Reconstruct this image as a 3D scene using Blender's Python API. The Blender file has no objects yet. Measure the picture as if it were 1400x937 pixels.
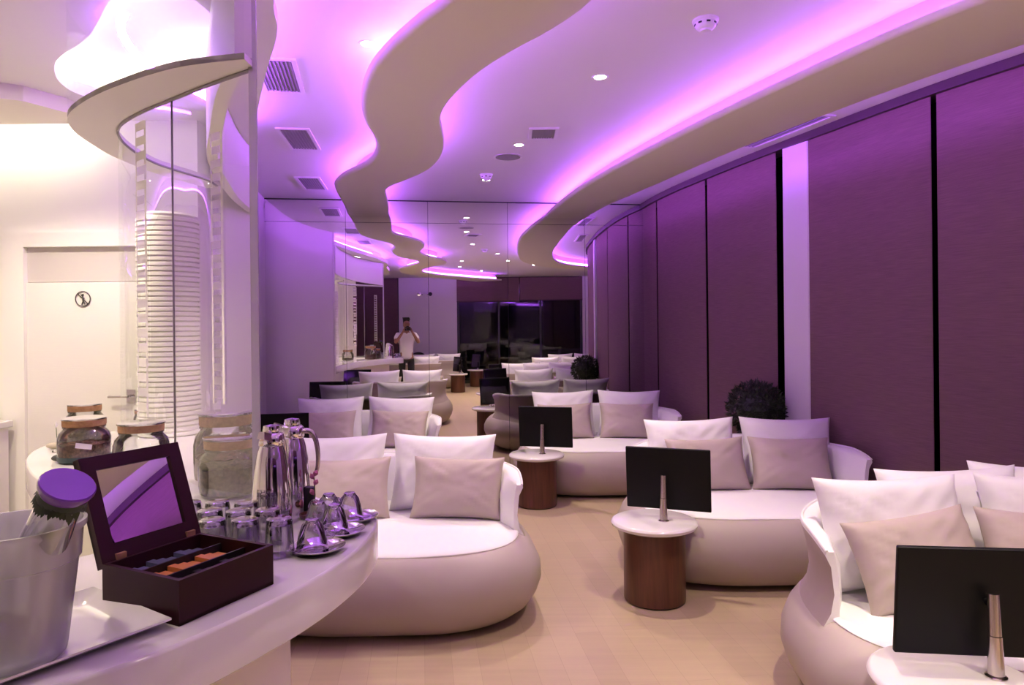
import bpy, bmesh, math, random
from mathutils import Vector, Matrix, noise
PI = math.pi
random.seed(7)
C = bpy.context.scene.collection
sc = bpy.context.scene

# ------------------------------------------------------------------ materials
MATS = {}
def mat(name, col=(.8,.8,.8), rough=.5, metal=0, spec=.5, coat=0, emit=None, es=0, sheen=0):
    m = bpy.data.materials.new(name); m.use_nodes = True
    b = m.node_tree.nodes['Principled BSDF']
    b.inputs['Base Color'].default_value = (*col, 1); b.inputs['Roughness'].default_value = rough
    b.inputs['Metallic'].default_value = metal; b.inputs['Specular IOR Level'].default_value = spec
    b.inputs['Coat Weight'].default_value = coat; b.inputs['Sheen Weight'].default_value = sheen
    if emit:
        b.inputs['Emission Color'].default_value = (*emit, 1); b.inputs['Emission Strength'].default_value = es
    MATS[name] = m
    return m
def nodes(m): return m.node_tree.nodes, m.node_tree.links, m.node_tree.nodes['Principled BSDF']
def add_bump(m, scale, strength, dist=.01, detail=3, stretch=(1,1,1)):
    N, L, b = nodes(m)
    tc = N.new('ShaderNodeTexCoord'); mp = N.new('ShaderNodeMapping'); mp.inputs['Scale'].default_value = stretch
    t = N.new('ShaderNodeTexNoise'); t.inputs['Scale'].default_value = scale; t.inputs['Detail'].default_value = detail
    bp = N.new('ShaderNodeBump'); bp.inputs['Strength'].default_value = strength; bp.inputs['Distance'].default_value = dist
    L.new(tc.outputs['Object'], mp.inputs[0]); L.new(mp.outputs[0], t.inputs['Vector']); L.new(t.outputs[0], bp.inputs['Height'])
    L.new(bp.outputs[0], b.inputs['Normal'])
    return t
def vary(m, c1, c2, scale, stretch=(1,1,1)):
    N, L, b = nodes(m)
    tc = N.new('ShaderNodeTexCoord'); mp = N.new('ShaderNodeMapping'); mp.inputs['Scale'].default_value = stretch
    t = N.new('ShaderNodeTexNoise'); t.inputs['Scale'].default_value = scale; t.inputs['Detail'].default_value = 4
    r = N.new('ShaderNodeValToRGB'); r.color_ramp.elements[0].position = .3; r.color_ramp.elements[1].position = .7
    r.color_ramp.elements[0].color = (*c1, 1); r.color_ramp.elements[1].color = (*c2, 1)
    L.new(tc.outputs['Object'], mp.inputs[0]); L.new(mp.outputs[0], t.inputs['Vector']); L.new(t.outputs[0], r.inputs[0])
    L.new(r.outputs[0], b.inputs['Base Color'])
def thin_glass(name, tint=(1,1,1), refl=1.0, ior=1.5, rough=0.0, milk=0, milkcol=(.9,.9,.9)):
    m = bpy.data.materials.new(name); m.use_nodes = True
    N, L = m.node_tree.nodes, m.node_tree.links
    N.clear()
    out = N.new('ShaderNodeOutputMaterial'); mx = N.new('ShaderNodeMixShader'); tr = N.new('ShaderNodeBsdfTransparent')
    gl = N.new('ShaderNodeBsdfGlossy'); fr = N.new('ShaderNodeFresnel'); ml = N.new('ShaderNodeMath'); ml.operation = 'MULTIPLY'
    ml.use_clamp = True
    tr.inputs[0].default_value = (*tint, 1); gl.inputs['Roughness'].default_value = rough; gl.inputs[0].default_value = (1,1,1,1)
    fr.inputs[0].default_value = ior; ml.inputs[1].default_value = refl
    L.new(fr.outputs[0], ml.inputs[0]); L.new(ml.outputs[0], mx.inputs[0])
    if milk:
        df = N.new('ShaderNodeBsdfDiffuse'); df.inputs[0].default_value = (*milkcol, 1); m2 = N.new('ShaderNodeMixShader'); m2.inputs[0].default_value = milk
        tl = N.new('ShaderNodeBsdfTranslucent'); tl.inputs[0].default_value = (*milkcol, 1)
        m3 = N.new('ShaderNodeMixShader'); m3.inputs[0].default_value = .5
        L.new(df.outputs[0], m3.inputs[1]); L.new(tl.outputs[0], m3.inputs[2])
        L.new(tr.outputs[0], m2.inputs[1]); L.new(m3.outputs[0], m2.inputs[2]); L.new(m2.outputs[0], mx.inputs[1])
    else:
        L.new(tr.outputs[0], mx.inputs[1])
    L.new(gl.outputs[0], mx.inputs[2]); L.new(mx.outputs[0], out.inputs[0])
    MATS[name] = m
    return m

M_ceil = mat('ceiling_paint', (.80,.78,.76), .6)
M_rib = mat('soffit_paint', (.76,.70,.63), .55)
M_wall = mat('wall_paint', (.82,.80,.79), .55); add_bump(M_wall, 300, .05, .002)
M_serv = mat('service_paint', (.88,.86,.80), .55)
M_door = mat('door_laminate', (.84,.81,.76), .4); add_bump(M_door, 14, .12, .004, 3, (1,1,10))
M_transom = mat('transom_laminate', (.66,.62,.58), .45)
M_counter = mat('white_solid_surface', (.74,.71,.71), .14, coat=.3)
M_panel = mat('counter_panel', (.82,.78,.75), .35)
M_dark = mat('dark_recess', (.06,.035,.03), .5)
M_white = mat('white_cover', (.86,.84,.85), .75, sheen=.2); add_bump(M_white, 7, .10, .02, 3)
M_beige = mat('beige_leatherette', (.43,.365,.315), .52); add_bump(M_beige, 4, .22, .03, 2)
M_beigeC = mat('beige_cushion', (.47,.395,.335), .6); add_bump(M_beigeC, 8, .10, .02, 3)
M_blind = mat('taupe_screen_fabric', (.20,.12,.115), .8); add_bump(M_blind, 60, .25, .004, 3, (1,1,9))
vary(M_blind, (.15,.088,.085), (.205,.122,.118), 14, (.6,.6,22))
M_black = mat('black_trim', (.008,.007,.009), .4)
M_pelmet = mat('dark_pelmet', (.05,.028,.03), .5)
M_window = mat('night_glass', (.004,.005,.008), .03, spec=.7)
M_frame = mat('window_frame_dark', (.03,.035,.035), .4)
M_screen = mat('black_screen_case', (.004,.004,.005), .45, spec=.2)
M_glassblack = mat('black_screen_glass', (.004,.004,.006), .05, spec=.6)
M_steel = mat('brushed_steel', (.62,.56,.54), .22, 1)
M_chrome = mat('polished_steel', (.78,.75,.76), .07, 1)
M_wood = mat('dark_walnut', (.10,.035,.016), .35); vary(M_wood, (.065,.021,.010), (.125,.045,.02), 4, (9,9,.7))
M_box = mat('mahogany_lacquer', (.030,.006,.008), .42, spec=.2)
M_lining = mat('black_box_lining', (.012,.008,.009), .5)
M_orange = mat('orange_tea_sachet', (.62,.23,.05), .5)
M_blue = mat('blue_grey_tea_sachet', (.12,.13,.2), .35)
M_cork = mat('cork_lid', (.36,.19,.085), .7); vary(M_cork, (.28,.14,.06), (.42,.23,.11), 60)
M_seed = mat('dried_leaves', (.14,.12,.07), .9); vary(M_seed, (.05,.045,.025), (.24,.20,.11), 70)
M_seed2 = mat('dried_petals', (.22,.10,.07), .9); vary(M_seed2, (.07,.03,.025), (.34,.17,.12), 70)
M_teal = mat('dark_teal_base', (.015,.035,.045), .4)
M_purple = mat('purple_cap', (.16,.045,.34), .22, coat=.5)
M_leaf = mat('dark_leaf', (.02,.035,.015), .55)
M_leaf2 = mat('green_sprig', (.08,.13,.03), .6)
M_pot = mat('dark_planter', (.02,.018,.018), .4)
M_pink = mat('pink_orchid', (.55,.16,.30), .5)
M_stone1 = mat('beige_pebble', (.42,.36,.28), .6)
M_stone2 = mat('dark_pebble', (.05,.05,.055), .5)
M_plate = mat('white_porcelain', (.86,.83,.84), .08, coat=.5)
M_grille = mat('grille_slats', (.30,.28,.30), .5)
M_plastic = mat('white_plastic', (.82,.8,.8), .4)
M_tag = mat('lilac_card', (.62,.55,.68), .6)
M_ink = mat('dark_sign_ink', (.06,.055,.05), .5)
M_skin = mat('skin', (.28,.14,.09), .55)
M_hair = mat('dark_hair', (.012,.009,.008), .7)
M_shirt = mat('white_shirt', (.74,.72,.72), .8)
M_trouser = mat('black_trousers', (.012,.012,.015), .8)
M_mirror = mat('mirror_silver', (.90,.885,.90), 0.0, 1)
M_joint = mat('mirror_backing', (.10,.08,.12), .6)
M_led = mat('violet_led', (.1,.1,.1), .5, emit=(.41,.09,1.0), es=22)
M_ledw = mat('warm_white_led', (.1,.1,.1), .5, emit=(1,.92,.72), es=10)
M_ledo = mat('oval_led', (.1,.1,.1), .5, emit=(1,.94,.74), es=11)
M_lamp = mat('downlight_lens', (.1,.1,.1), .5, emit=(1,.93,.90), es=40)
M_glass = thin_glass('clear_glass', (.96,.97,.965), 1.6)
M_pane = thin_glass('curved_pane_glass', (.97,.98,.975), .17, ior=1.45)
M_cup = thin_glass('cup_glass', (.90,.90,.93), 2.8)
M_frost = thin_glass('frosted_plastic', (.9,.9,.93), 1.0, rough=.2, milk=.62, milkcol=(.97,.97,1.0))
M_strip = thin_glass('frosted_film', (.9,.88,.92), 1.0, rough=.2, milk=.62, milkcol=(.9,.88,.9))

# oak floor
M_floor = mat('oak_floor', (.5,.35,.22), .33, spec=.45)
N, L, b = nodes(M_floor)
tc = N.new('ShaderNodeTexCoord'); mp = N.new('ShaderNodeMapping'); mp.inputs['Rotation'].default_value = (0,0,PI/2-.13)
br = N.new('ShaderNodeTexBrick'); br.inputs['Scale'].default_value = 1; br.inputs['Mortar Size'].default_value = .0012
br.inputs['Brick Width'].default_value = 1.5; br.inputs['Row Height'].default_value = .13; br.offset = .37; br.inputs['Bias'].default_value = 0
br.inputs['Color1'].default_value = (.47,.36,.225,1); br.inputs['Color2'].default_value = (.52,.405,.258,1); br.inputs['Mortar'].default_value = (.42,.32,.20,1)
ns = N.new('ShaderNodeTexNoise'); ns.inputs['Scale'].default_value = 3; ns.inputs['Detail'].default_value = 6
mp2 = N.new('ShaderNodeMapping'); mp2.inputs['Scale'].default_value = (.5, 9, 1); mp2.inputs['Rotation'].default_value = (0,0,PI/2-.13)
mx = N.new('ShaderNodeMixRGB'); mx.blend_type = 'MULTIPLY'; mx.inputs[0].default_value = .22
L.new(tc.outputs['Object'], mp.inputs[0]); L.new(mp.outputs[0], br.inputs[0])
L.new(tc.outputs['Object'], mp2.inputs[0]); L.new(mp2.outputs[0], ns.inputs['Vector'])
L.new(br.outputs['Color'], mx.inputs[1]); L.new(ns.outputs[0], mx.inputs[2]); L.new(mx.outputs[0], b.inputs['Base Color'])
bs = N.new('ShaderNodeMath'); bs.operation='MULTIPLY_ADD'; bs.inputs[1].default_value=.15; bs.inputs[2].default_value=.28
L.new(ns.outputs[0], bs.inputs[0]); L.new(bs.outputs[0], b.inputs['Roughness'])

# ------------------------------------------------------------------ mesh helpers
class MB:
    def __init__(s, sharp=.75): s.v=[]; s.f=[]; s.mi=[]; s.sm=[]; s.sharp=sharp
    def add(s, vs, fs, mi=0, smooth=True):
        o=len(s.v); s.v += [tuple(v) for v in vs]
        for f in fs: s.f.append(tuple(i+o for i in f)); s.mi.append(mi); s.sm.append(smooth)
        return s
    def box(s, x0,x1,y0,y1,z0,z1, mi=0, M=None, bev=0):
        vs=[Vector((x,y,z)) for z in (z0,z1) for y in (y0,y1) for x in (x0,x1)]
        if bev:
            bm=bmesh.new(); bv=[bm.verts.new(v) for v in vs]
            for f in ((0,2,3,1),(4,5,7,6),(0,1,5,4),(2,6,7,3),(0,4,6,2),(1,3,7,5)): bm.faces.new([bv[i] for i in f])
            bmesh.ops.bevel(bm, geom=bm.edges[:], offset=bev, segments=3, affect='EDGES', profile=.5)
            bm.verts.index_update()
            vv=[v.co.copy() for v in bm.verts]; ff=[[v.index for v in f.verts] for f in bm.faces]; bm.free()
            if M: vv=[M@v for v in vv]
            return s.add(vv, ff, mi, False)
        if M: vs=[M@v for v in vs]
        return s.add(vs, ((0,2,3,1),(4,5,7,6),(0,1,5,4),(2,6,7,3),(0,4,6,2),(1,3,7,5)), mi, False)
    def rings(s, rs, closed=True, cap0=True, cap1=True, mi=0, smooth=True, mis=None):
        n=len(rs[0]); vs=[p for r in rs for p in r]; fs=[]; ms=[]
        for a in range(len(rs)-1):
            for i in range(n if closed else n-1):
                j=(i+1)%n; fs.append((a*n+i,a*n+j,(a+1)*n+j,(a+1)*n+i)); ms.append(mis[a] if mis else mi)
        o=len(s.v); s.v += [tuple(v) for v in vs]
        for f,m_ in zip(fs,ms): s.f.append(tuple(i+o for i in f)); s.mi.append(m_); s.sm.append(smooth)
        if cap0: s.f.append(tuple(o+i for i in range(n))[::-1]); s.mi.append(mi); s.sm.append(False)
        if cap1: s.f.append(tuple(o+(len(rs)-1)*n+i for i in range(n))); s.mi.append(mis[-1] if mis else mi); s.sm.append(False)
        return s
    def lathe(s, prof, n=32, M=None, mi=0, cap0=False, cap1=False, smooth=True):
        rs=[[Vector((r*math.cos(2*PI*i/n), r*math.sin(2*PI*i/n), z)) for i in range(n)] for r,z in prof]
        if M: rs=[[M@p for p in r] for r in rs]
        return s.rings(rs, True, cap0, cap1, mi, smooth)
    def tube(s, path, r, n=8, mi=0, closed=False):
        path=[Vector(p) for p in path]; rs=[]
        for i,p in enumerate(path):
            a=path[(i-1)%len(path)] if (i>0 or closed) else p; b_=path[(i+1)%len(path)] if (i<len(path)-1 or closed) else p
            t=(b_-a).normalized(); up=Vector((0,0,1)) if abs(t.z)<.95 else Vector((1,0,0))
            u=t.cross(up).normalized(); w=t.cross(u)
            rr=r[i] if isinstance(r,(list,tuple)) else r
            rs.append([p+rr*(math.cos(2*PI*k/n)*u+math.sin(2*PI*k/n)*w) for k in range(n)])
        if closed: rs.append(rs[0])
        return s.rings(rs, True, not closed, not closed, mi)
    def prism(s, poly, z0, z1, mi=0, mi_side=None, smooth=False):
        n=len(poly); a=[(x,y,z0) for x,y in poly]; b_=[(x,y,z1) for x,y in poly]
        o=len(s.v); s.v += a+b_
        for i in range(n):
            j=(i+1)%n; s.f.append((o+i,o+j,o+n+j,o+n+i)); s.mi.append(mi if mi_side is None else mi_side); s.sm.append(smooth)
        s.f.append(tuple(o+i for i in range(n))[::-1]); s.mi.append(mi); s.sm.append(False)
        s.f.append(tuple(o+n+i for i in range(n))); s.mi.append(mi); s.sm.append(False)
        return s
    def wall(s, path, z0, z1, t, mi=0, side=1):
        """vertical sheet of thickness t along an open plan path"""
        off=offset(path, t*side); rs=[]
        for p,q in zip(path,off): rs.append([(p[0],p[1],z0),(p[0],p[1],z1),(q[0],q[1],z1),(q[0],q[1],z0)])
        return s.rings(rs, True, True, True, mi, False)
    def build(s, name, m, parent=None, cut=True, solid=False):
        me=bpy.data.meshes.new(name); me.from_pydata(s.v,[],s.f)
        for x in (m if isinstance(m,(list,tuple)) else [m]): me.materials.append(x)
        me.polygons.foreach_set('material_index', s.mi); me.polygons.foreach_set('use_smooth', s.sm)
        bm=bmesh.new(); bm.from_mesh(me); bmesh.ops.recalc_face_normals(bm, faces=bm.faces[:])
        if s.sharp:
            for e in bm.edges:
                if len(e.link_faces)==2 and e.calc_face_angle(0)>s.sharp: e.smooth=False
        bm.to_mesh(me); bm.free()
        me.update()
        o=bpy.data.objects.new(name, me); C.objects.link(o)
        if parent: o.parent=parent
        return o
def offset(path, d):
    out=[]
    for i,p in enumerate(path):
        a=path[max(i-1,0)]; b_=path[min(i+1,len(path)-1)]
        t=Vector((b_[0]-a[0], b_[1]-a[1])).normalized(); out.append((p[0]-t.y*d, p[1]+t.x*d))
    return out
def cat(pts, n=8, closed=False):
    P=[Vector(p) for p in pts]; m_=len(P); out=[]
    rng=range(m_ if closed else m_-1)
    for i in rng:
        g=(lambda k: P[k%m_]) if closed else (lambda k: P[min(max(k,0),m_-1)])
        p0,p1,p2,p3=g(i-1),g(i),g(i+1),g(i+2)
        for k in range(n):
            t=k/n; out.append(.5*((2*p1)+(p2-p0)*t+(2*p0-5*p1+4*p2-p3)*t*t+(3*p1-p0-3*p2+p3)*t**3))
    if not closed: out.append(P[-1])
    return [tuple(p) for p in out]
def resample(pts, n):
    P=[Vector(p) for p in pts]; L_=[0]
    for a,b_ in zip(P,P[1:]): L_.append(L_[-1]+(b_-a).length)
    out=[]; j=0
    for k in range(n):
        d=L_[-1]*k/(n-1)
        while j<len(L_)-2 and L_[j+1]<d: j+=1
        t=(d-L_[j])/max(L_[j+1]-L_[j],1e-9); out.append(tuple(P[j].lerp(P[j+1],min(t,1))))
    return out
# mirror plane
MN=Vector((-142/950,1,0)).normalized(); MD=8.0
MU=Vector((MN.y,-MN.x,0))           # along the mirror, to the right
MANG=math.atan2(MU.y,MU.x)
def cutmirror(o, d=MD-.004):
    bm=bmesh.new(); bm.from_mesh(o.data)
    r=bmesh.ops.bisect_plane(bm, geom=bm.verts[:]+bm.edges[:]+bm.faces[:], plane_co=MN*d, plane_no=MN, clear_outer=True)
    bm.to_mesh(o.data); bm.free(); return o
def tag(o, label=None, cat_=None, group=None, kind=None):
    if label: o['label']=label
    if cat_: o['category']=cat_
    if group: o['group']=group
    if kind: o['kind']=kind
    return o
def struct(o): o['kind']='structure'; return o
def empty(name, loc=(0,0,0), rz=0, **k):
    o=bpy.data.objects.new(name,None); C.objects.link(o); o.location=loc; o.rotation_euler=(0,0,rz); o.empty_display_size=.1
    return o
def copy_tree(o, parent=None):
    c=o.copy(); C.objects.link(c); c.parent=parent
    for ch in list(o.children): copy_tree(ch,c)
    return c

# ------------------------------------------------------------------ room shell
CH=3.06
blind_path=[(1.58,8.35),(1.63,7.87),(1.75,7.2),(1.91,6.55),(2.07,5.95),(2.24,5.4),(2.42,4.82),(2.62,4.24),(2.82,3.77),(3.05,3.3),(3.45,2.8),(4.05,2.35),(4.8,2.1),(5.6,2.0)]
back=lambda t: (.06+(1.97-.06)*t, -4.35+(-3.76+4.35)*t)       # points along the wall behind
floor_poly=[(-4.3,-3.9),(6.6,-3.2),(6.6,3.0),(5.9,8.9),(-4.3,8.0)]
bigpoly=[(-4.4,-5.9),(6.9,-2.3),(6.9,9.2),(-4.4,9.2)]
struct(cutmirror(MB().prism(bigpoly,-.1,0).build('floor',M_floor)))
struct(cutmirror(MB().prism(bigpoly,CH,CH+.12).build('ceiling',M_ceil)))

# right side: column, dark glazing behind the blinds
gl=MB().wall(resample(cat(blind_path,6),60),0,CH,.06,side=-1)
bp=offset(resample(cat(blind_path,6),60),.16)
# (dark glazing runs a hand's width behind the blinds)
right_line=resample(cat(blind_path,6),80)
glz=offset(right_line,.16)
struct(cutmirror(MB().wall(glz,0,CH,.05).build('window_1',M_window)))
struct(cutmirror(MB().wall(offset(right_line,.24),0,CH,.1).build('wall_right',M_dark)))
# pelmet above the blinds
pel=MB().wall(offset(right_line,-.035),3.0,CH-.001,.17)
struct(cutmirror(pel.build('trim_1',M_pelmet)))
# left wall beyond the bar opening
lw=cat([(-1.85,5.02),(-1.98,5.2),(-2.14,5.45),(-2.36,5.95),(-2.48,6.35),(-2.57,6.77),(-2.67,7.37),(-2.78,8.0)],6)
struct(cutmirror(MB().wall(lw,0,CH,.12,side=1).build('wall_left',M_wall)))
# end wall carrying the mirror
e0=MN*(MD+.03)-MU*3.3; e1=MN*(MD+.03)+MU*5.2
struct(MB().wall([(e0.x,e0.y),(e1.x,e1.y)],0,CH,.1,side=1).build('wall_end',M_joint))
# service room
struct(MB().box(-4.4,-1.90,4.22,4.34,0,CH).build('wall_service',M_serv))
struct(MB().wall([(-1.93,4.22),(-1.87,5.06)],0,CH,.1,side=1).build('wall_return',M_wall))
struct(MB().box(-4.4,-4.28,-5.5,4.3,0,CH).build('wall_far_left',M_serv))
struct(MB().box(-4.28,-1.14,-.32,-.22,0,2.879).build('wall_partition',M_serv))
# wall behind the camera: blind bay, plain wall, window bay, plain wall
b0=(-1.75,-4.92); b1=(.37,-4.25); b2=(1.97,-3.76); b3=(5.43,-2.71); b4=(6.8,-2.29)
struct(MB().wall([(-4.4,-5.74),b0],0,CH,.12,side=-1).build('wall_back',M_wall))
struct(MB().wall([b1,b2],0,CH,.12,side=-1).build('wall_behind',M_wall))
struct(MB().wall([b3,b4],0,CH,.12,side=-1).build('wall_back_corner',M_wall))
struct(MB().box(6.78,6.9,-2.4,2.6,0,CH).build('wall_side',M_wall))
struct(MB().wall([(5.5,2.05),(6.9,2.0)],0,CH,.1,side=1).build('wall_side_return',M_wall))
def bay(a,b_,name):
    d=Vector((b_[0]-a[0],b_[1]-a[1],0)); Ln=d.length; u=d.normalized(); n=Vector((u.y,-u.x,0))
    r=empty(name,(a[0],a[1],0),math.atan2(d.y,d.x)); struct(r)
    MB().box(0,Ln,-.16,-.12,0,CH).build('pane',M_window,r)
    f=MB().box(0,.06,-.12,-.03,0,CH).box(Ln-.06,Ln,-.12,-.03,0,CH).box(0,Ln,-.12,-.05,0,.08)
    k=max(2,round(Ln/1.15))
    for i in range(1,k): f.box(Ln*i/k-.025,Ln*i/k+.025,-.12,-.07,0,CH)
    f.build('frame',M_frame,r)
    return r,Ln
w2,L2_=bay(b2,b3,'window_2'); w3,L3_=bay(b0,b1,'window_3')

# roller blinds -----------------------------------------------------
def blind_seg(y0,y1,z0,z1,name,label,off=0.0,grp=None):
    """fabric following the curved wall between two distances along the room"""
    pts=[p for p in resample(cat(blind_path,8),400) if y0<=p[1]<=y1]
    pts=offset(resample(pts,14),off)
    m=MB(); q=offset(pts,.006); rs=[]
    for p,r_ in zip(pts,q): rs.append([(p[0],p[1],z0),(p[0],p[1],z1),(r_[0],r_[1],z1),(r_[0],r_[1],z0)])
    m.rings(rs,True,True,True,0,False)
    root=empty(name,(0,0,0))
    cutmirror(m.build('fabric',M_blind,root))
    b_=MB().wall(offset(pts,-.008),z0-.03,z0,.022).build('bottom_bar',M_pelmet,root); cutmirror(b_)
    tag(root,label,'blind',grp)
    return root
G_='roller blinds along the window wall'
blind_seg(3.10,4.265,.06,3.0,'roller_blind','tall taupe roller blind rising behind the nearest right sofa',0,G_)
blind_seg(4.29,5.38,.06,3.0,'roller_blind','tall taupe roller blind between the black gap and the white pillar',0,G_)
blind_seg(5.64,6.67,.06,3.0,'roller_blind','tall taupe roller blind just beyond the pillar with the leaf ball before it',0,G_)
blind_seg(6.69,7.80,.06,3.0,'roller_blind','tall taupe roller blind, second beyond the white pillar',0,G_)
blind_seg(7.825,8.34,.06,3.0,'roller_blind','narrow taupe roller blind strip ending at the mirror',0,G_)
pts=[p for p in resample(cat(blind_path,8),400) if p[0]>3.2]
def xseg(x0,x1,label):
    pp=offset(resample([p for p in resample(cat(blind_path,8),400) if x0<=p[0]<=x1],10),0)
    root=empty('roller_blind'); q=offset(pp,.006)
    MB().rings([[(p[0],p[1],.06),(p[0],p[1],3.0),(r_[0],r_[1],3.0),(r_[0],r_[1],.06)] for p,r_ in zip(pp,q)],True,True,True,0,False).build('fabric',M_blind,root)
    MB().wall(offset(pp,-.008),.03,.06,.022).build('bottom_bar',M_pelmet,root)
    tag(root,label,'blind',G_)
xseg(3.22,4.2,'taupe roller blind seen only in the mirror, beside the corner wall')
xseg(4.23,5.55,'taupe roller blind in the mirror at the curved corner end')
def flat_blind(a,b_,t0,t1,z0,label,d=.02):
    A_=Vector((*a,0)); B_=Vector((*b_,0)); u=(B_-A_).normalized(); n=Vector((-u.y,u.x,0))
    p=A_.lerp(B_,t0)+n*d; q=A_.lerp(B_,t1)+n*d
    root=empty('roller_blind',(0,0,0))
    MB().wall([(p.x,p.y),(q.x,q.y)],z0,CH-.02,.006,side=1).build('fabric',M_blind,root)
    MB().wall([(p.x,p.y),(q.x,q.y)],z0-.03,z0,.02,side=1).build('bottom_bar',M_pelmet,root)
    tag(root,label,'blind','roller blinds on the wall facing the mirror')
flat_blind(b2,b3,.0,.497,2.37,'half raised taupe blind over the dark window, left half in the mirror')
flat_blind(b2,b3,.503,1.0,2.40,'half raised taupe blind over the dark window, right half in the mirror')
flat_blind(b0,b1,.0,.99,.1,'fully lowered maroon blind seen in the mirror behind the photographer')

# white pillar between the blinds
pill=MB().box(-.13,.20,-.14,.13,0,CH-.001,bev=.01).build('column',M_wall); pill.location=(2.335,5.47,0); pill.rotation_euler=(0,0,.36); struct(pill)
# ------------------------------------------------------------------ mirror
mir=empty('mirror_wall',tuple(MN*MD),MANG); tag(mir,'full height wall of frameless mirror panels closing the far end','mirror')
def along(px,y): 
    p=Vector((px,y,0)); return p.dot(MU)
j0=along(-1.86,7.81)
edges=[j0-.925*1-.0, j0, j0+.92, j0+1.84, j0+2.76, j0+3.68]
for a,b_ in zip(edges,edges[1:]):
    MB().box(a+.002,b_-.002,0,.006,.0,2.802).build('mirror_panel',M_mirror,mir)
    MB().box(a+.002,b_-.002,0,.006,2.806,CH-.012).build('mirror_panel',M_mirror,mir)

# ------------------------------------------------------------------ ceiling ribbons
def ribbon(name, Lp, Rp, *,spineR=None, ztop=2.915, zb=2.88, label=None, n=130, spine=.19, cut=True, strips=True):
    spR=spineR or spine
    Lc=resample(cat(Lp,10),n); Rc=resample(cat(Rp,10),n)
    root=empty(name); tag(root,label,'ceiling soffit')
    rs=[];sp=[]
    for l,r_ in zip(Lc,Rc):
        l=Vector(l); r_=Vector(r_); w=(r_-l); wl=w.length; u=w/wl
        def at(d,z): p=l+u*d; return (p.x,p.y,z)
        R_=.034
        sec=[at(0,ztop),at(0,zb+R_)]
        sec+=[at(R_-R_*math.cos(a),zb+R_-R_*math.sin(a)) for a in (PI/8,PI/4,3*PI/8)]
        sec+=[at(R_,zb),at(wl/2,zb),at(wl-R_*.5,zb)]
        sec+=[at(wl-.5*R_+.5*R_*math.sin(a),zb+.5*R_-.5*R_*math.cos(a)) for a in (PI/4,)]
        sec+=[at(wl,zb+R_*.5),at(wl,ztop)]
        rs.append(sec)
        sp.append((at(spine,ztop),at(wl-spR,ztop),at(wl-spR,CH),at(spine,CH)))
    m=MB().rings(rs,True,True,True).build('slab',M_rib,root)
    s_=MB().rings([list(q) for q in sp],True,True,True,0,False).build('spine',M_rib,root)
    out=[m,s_]
    if strips:
        for side in (0,1):
            q=MB(); rr=[]
            for l,r_ in zip(Lc,Rc):
                l=Vector(l); r_=Vector(r_); u=(r_-l).normalized(); wl=(r_-l).length
                d=spine-.004 if side==0 else wl-spR+.004
                p=l+u*d; e=-u if side==0 else u
                a=(p.x,p.y,ztop+.012); b2_=(p.x,p.y,ztop+.052); c_=(p.x+e.x*.01,p.y+e.y*.01,ztop+.052); d_=(p.x+e.x*.01,p.y+e.y*.01,ztop+.012)
                rr.append([a,b2_,c_,d_])
            q.rings(rr,True,True,True,0,False); out.append(q.build('led_strip',M_led,root))
    for o in out:
        if cut: cutmirror(o)
    return root
r1L=[(-1.97,8.5),(-1.85,7.88),(-1.74,7.25),(-1.67,6.74),(-1.60,6.32),(-1.53,6.09),(-1.39,5.80),(-1.22,5.56),(-1.08,5.33),(-.97,5.02),(-.92,4.7),(-.91,4.4),(-.88,4.13),(-.80,3.77),(-.69,3.44),(-.54,3.15),(-.38,2.9),(-.22,2.66),(-.12,2.2),(-.22,1.5),(-.30,.7),(-.02,-.4),(.7,-1.4),(1.5,-2.1),(2.3,-2.9)]
r1R=[(-1.48,8.5),(-1.39,7.91),(-1.30,7.4),(-1.23,6.92),(-1.17,6.5),(-1.09,6.28),(-.94,6.06),(-.76,5.8),(-.61,5.5),(-.50,5.12),(-.455,4.8),(-.44,4.5),(-.42,4.22),(-.33,3.9),(-.17,3.53),(0,3.25),(.20,2.98),(.34,2.7),(.42,2.2),(.3,1.5),(.22,.7),(.45,-.2),(1.1,-1.0),(1.9,-1.6),(2.9,-2.3)]
ribbon('ceiling_ribbon',r1L,r1R,label='winding beige ceiling band snaking over the aisle with violet glow on both sides')
r2L=[(.38,8.5),(.43,7.85),(.50,7.31),(.64,6.5),(.80,5.83),(.95,5.3),(1.12,4.74),(1.34,4.08),(1.55,3.5),(1.73,3.06),(1.93,2.7),(2.35,2.15),(3.0,1.6),(3.9,1.15),(5.2,.85),(6.7,.8)]
r2R=[(.85,8.6),(.92,7.95),(1.06,7.26),(1.20,6.75),(1.36,6.15),(1.50,5.65),(1.67,5.05),(1.93,4.28),(2.18,3.64),(2.42,3.15),(2.66,2.75),(3.05,2.3),(3.6,1.9),(4.3,1.6),(5.3,1.45),(6.7,1.4)]
ribbon('ceiling_ribbon',r2L,r2R,spineR=.11,label='long beige ceiling band curving beside the taupe blinds with violet glow')

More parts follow.
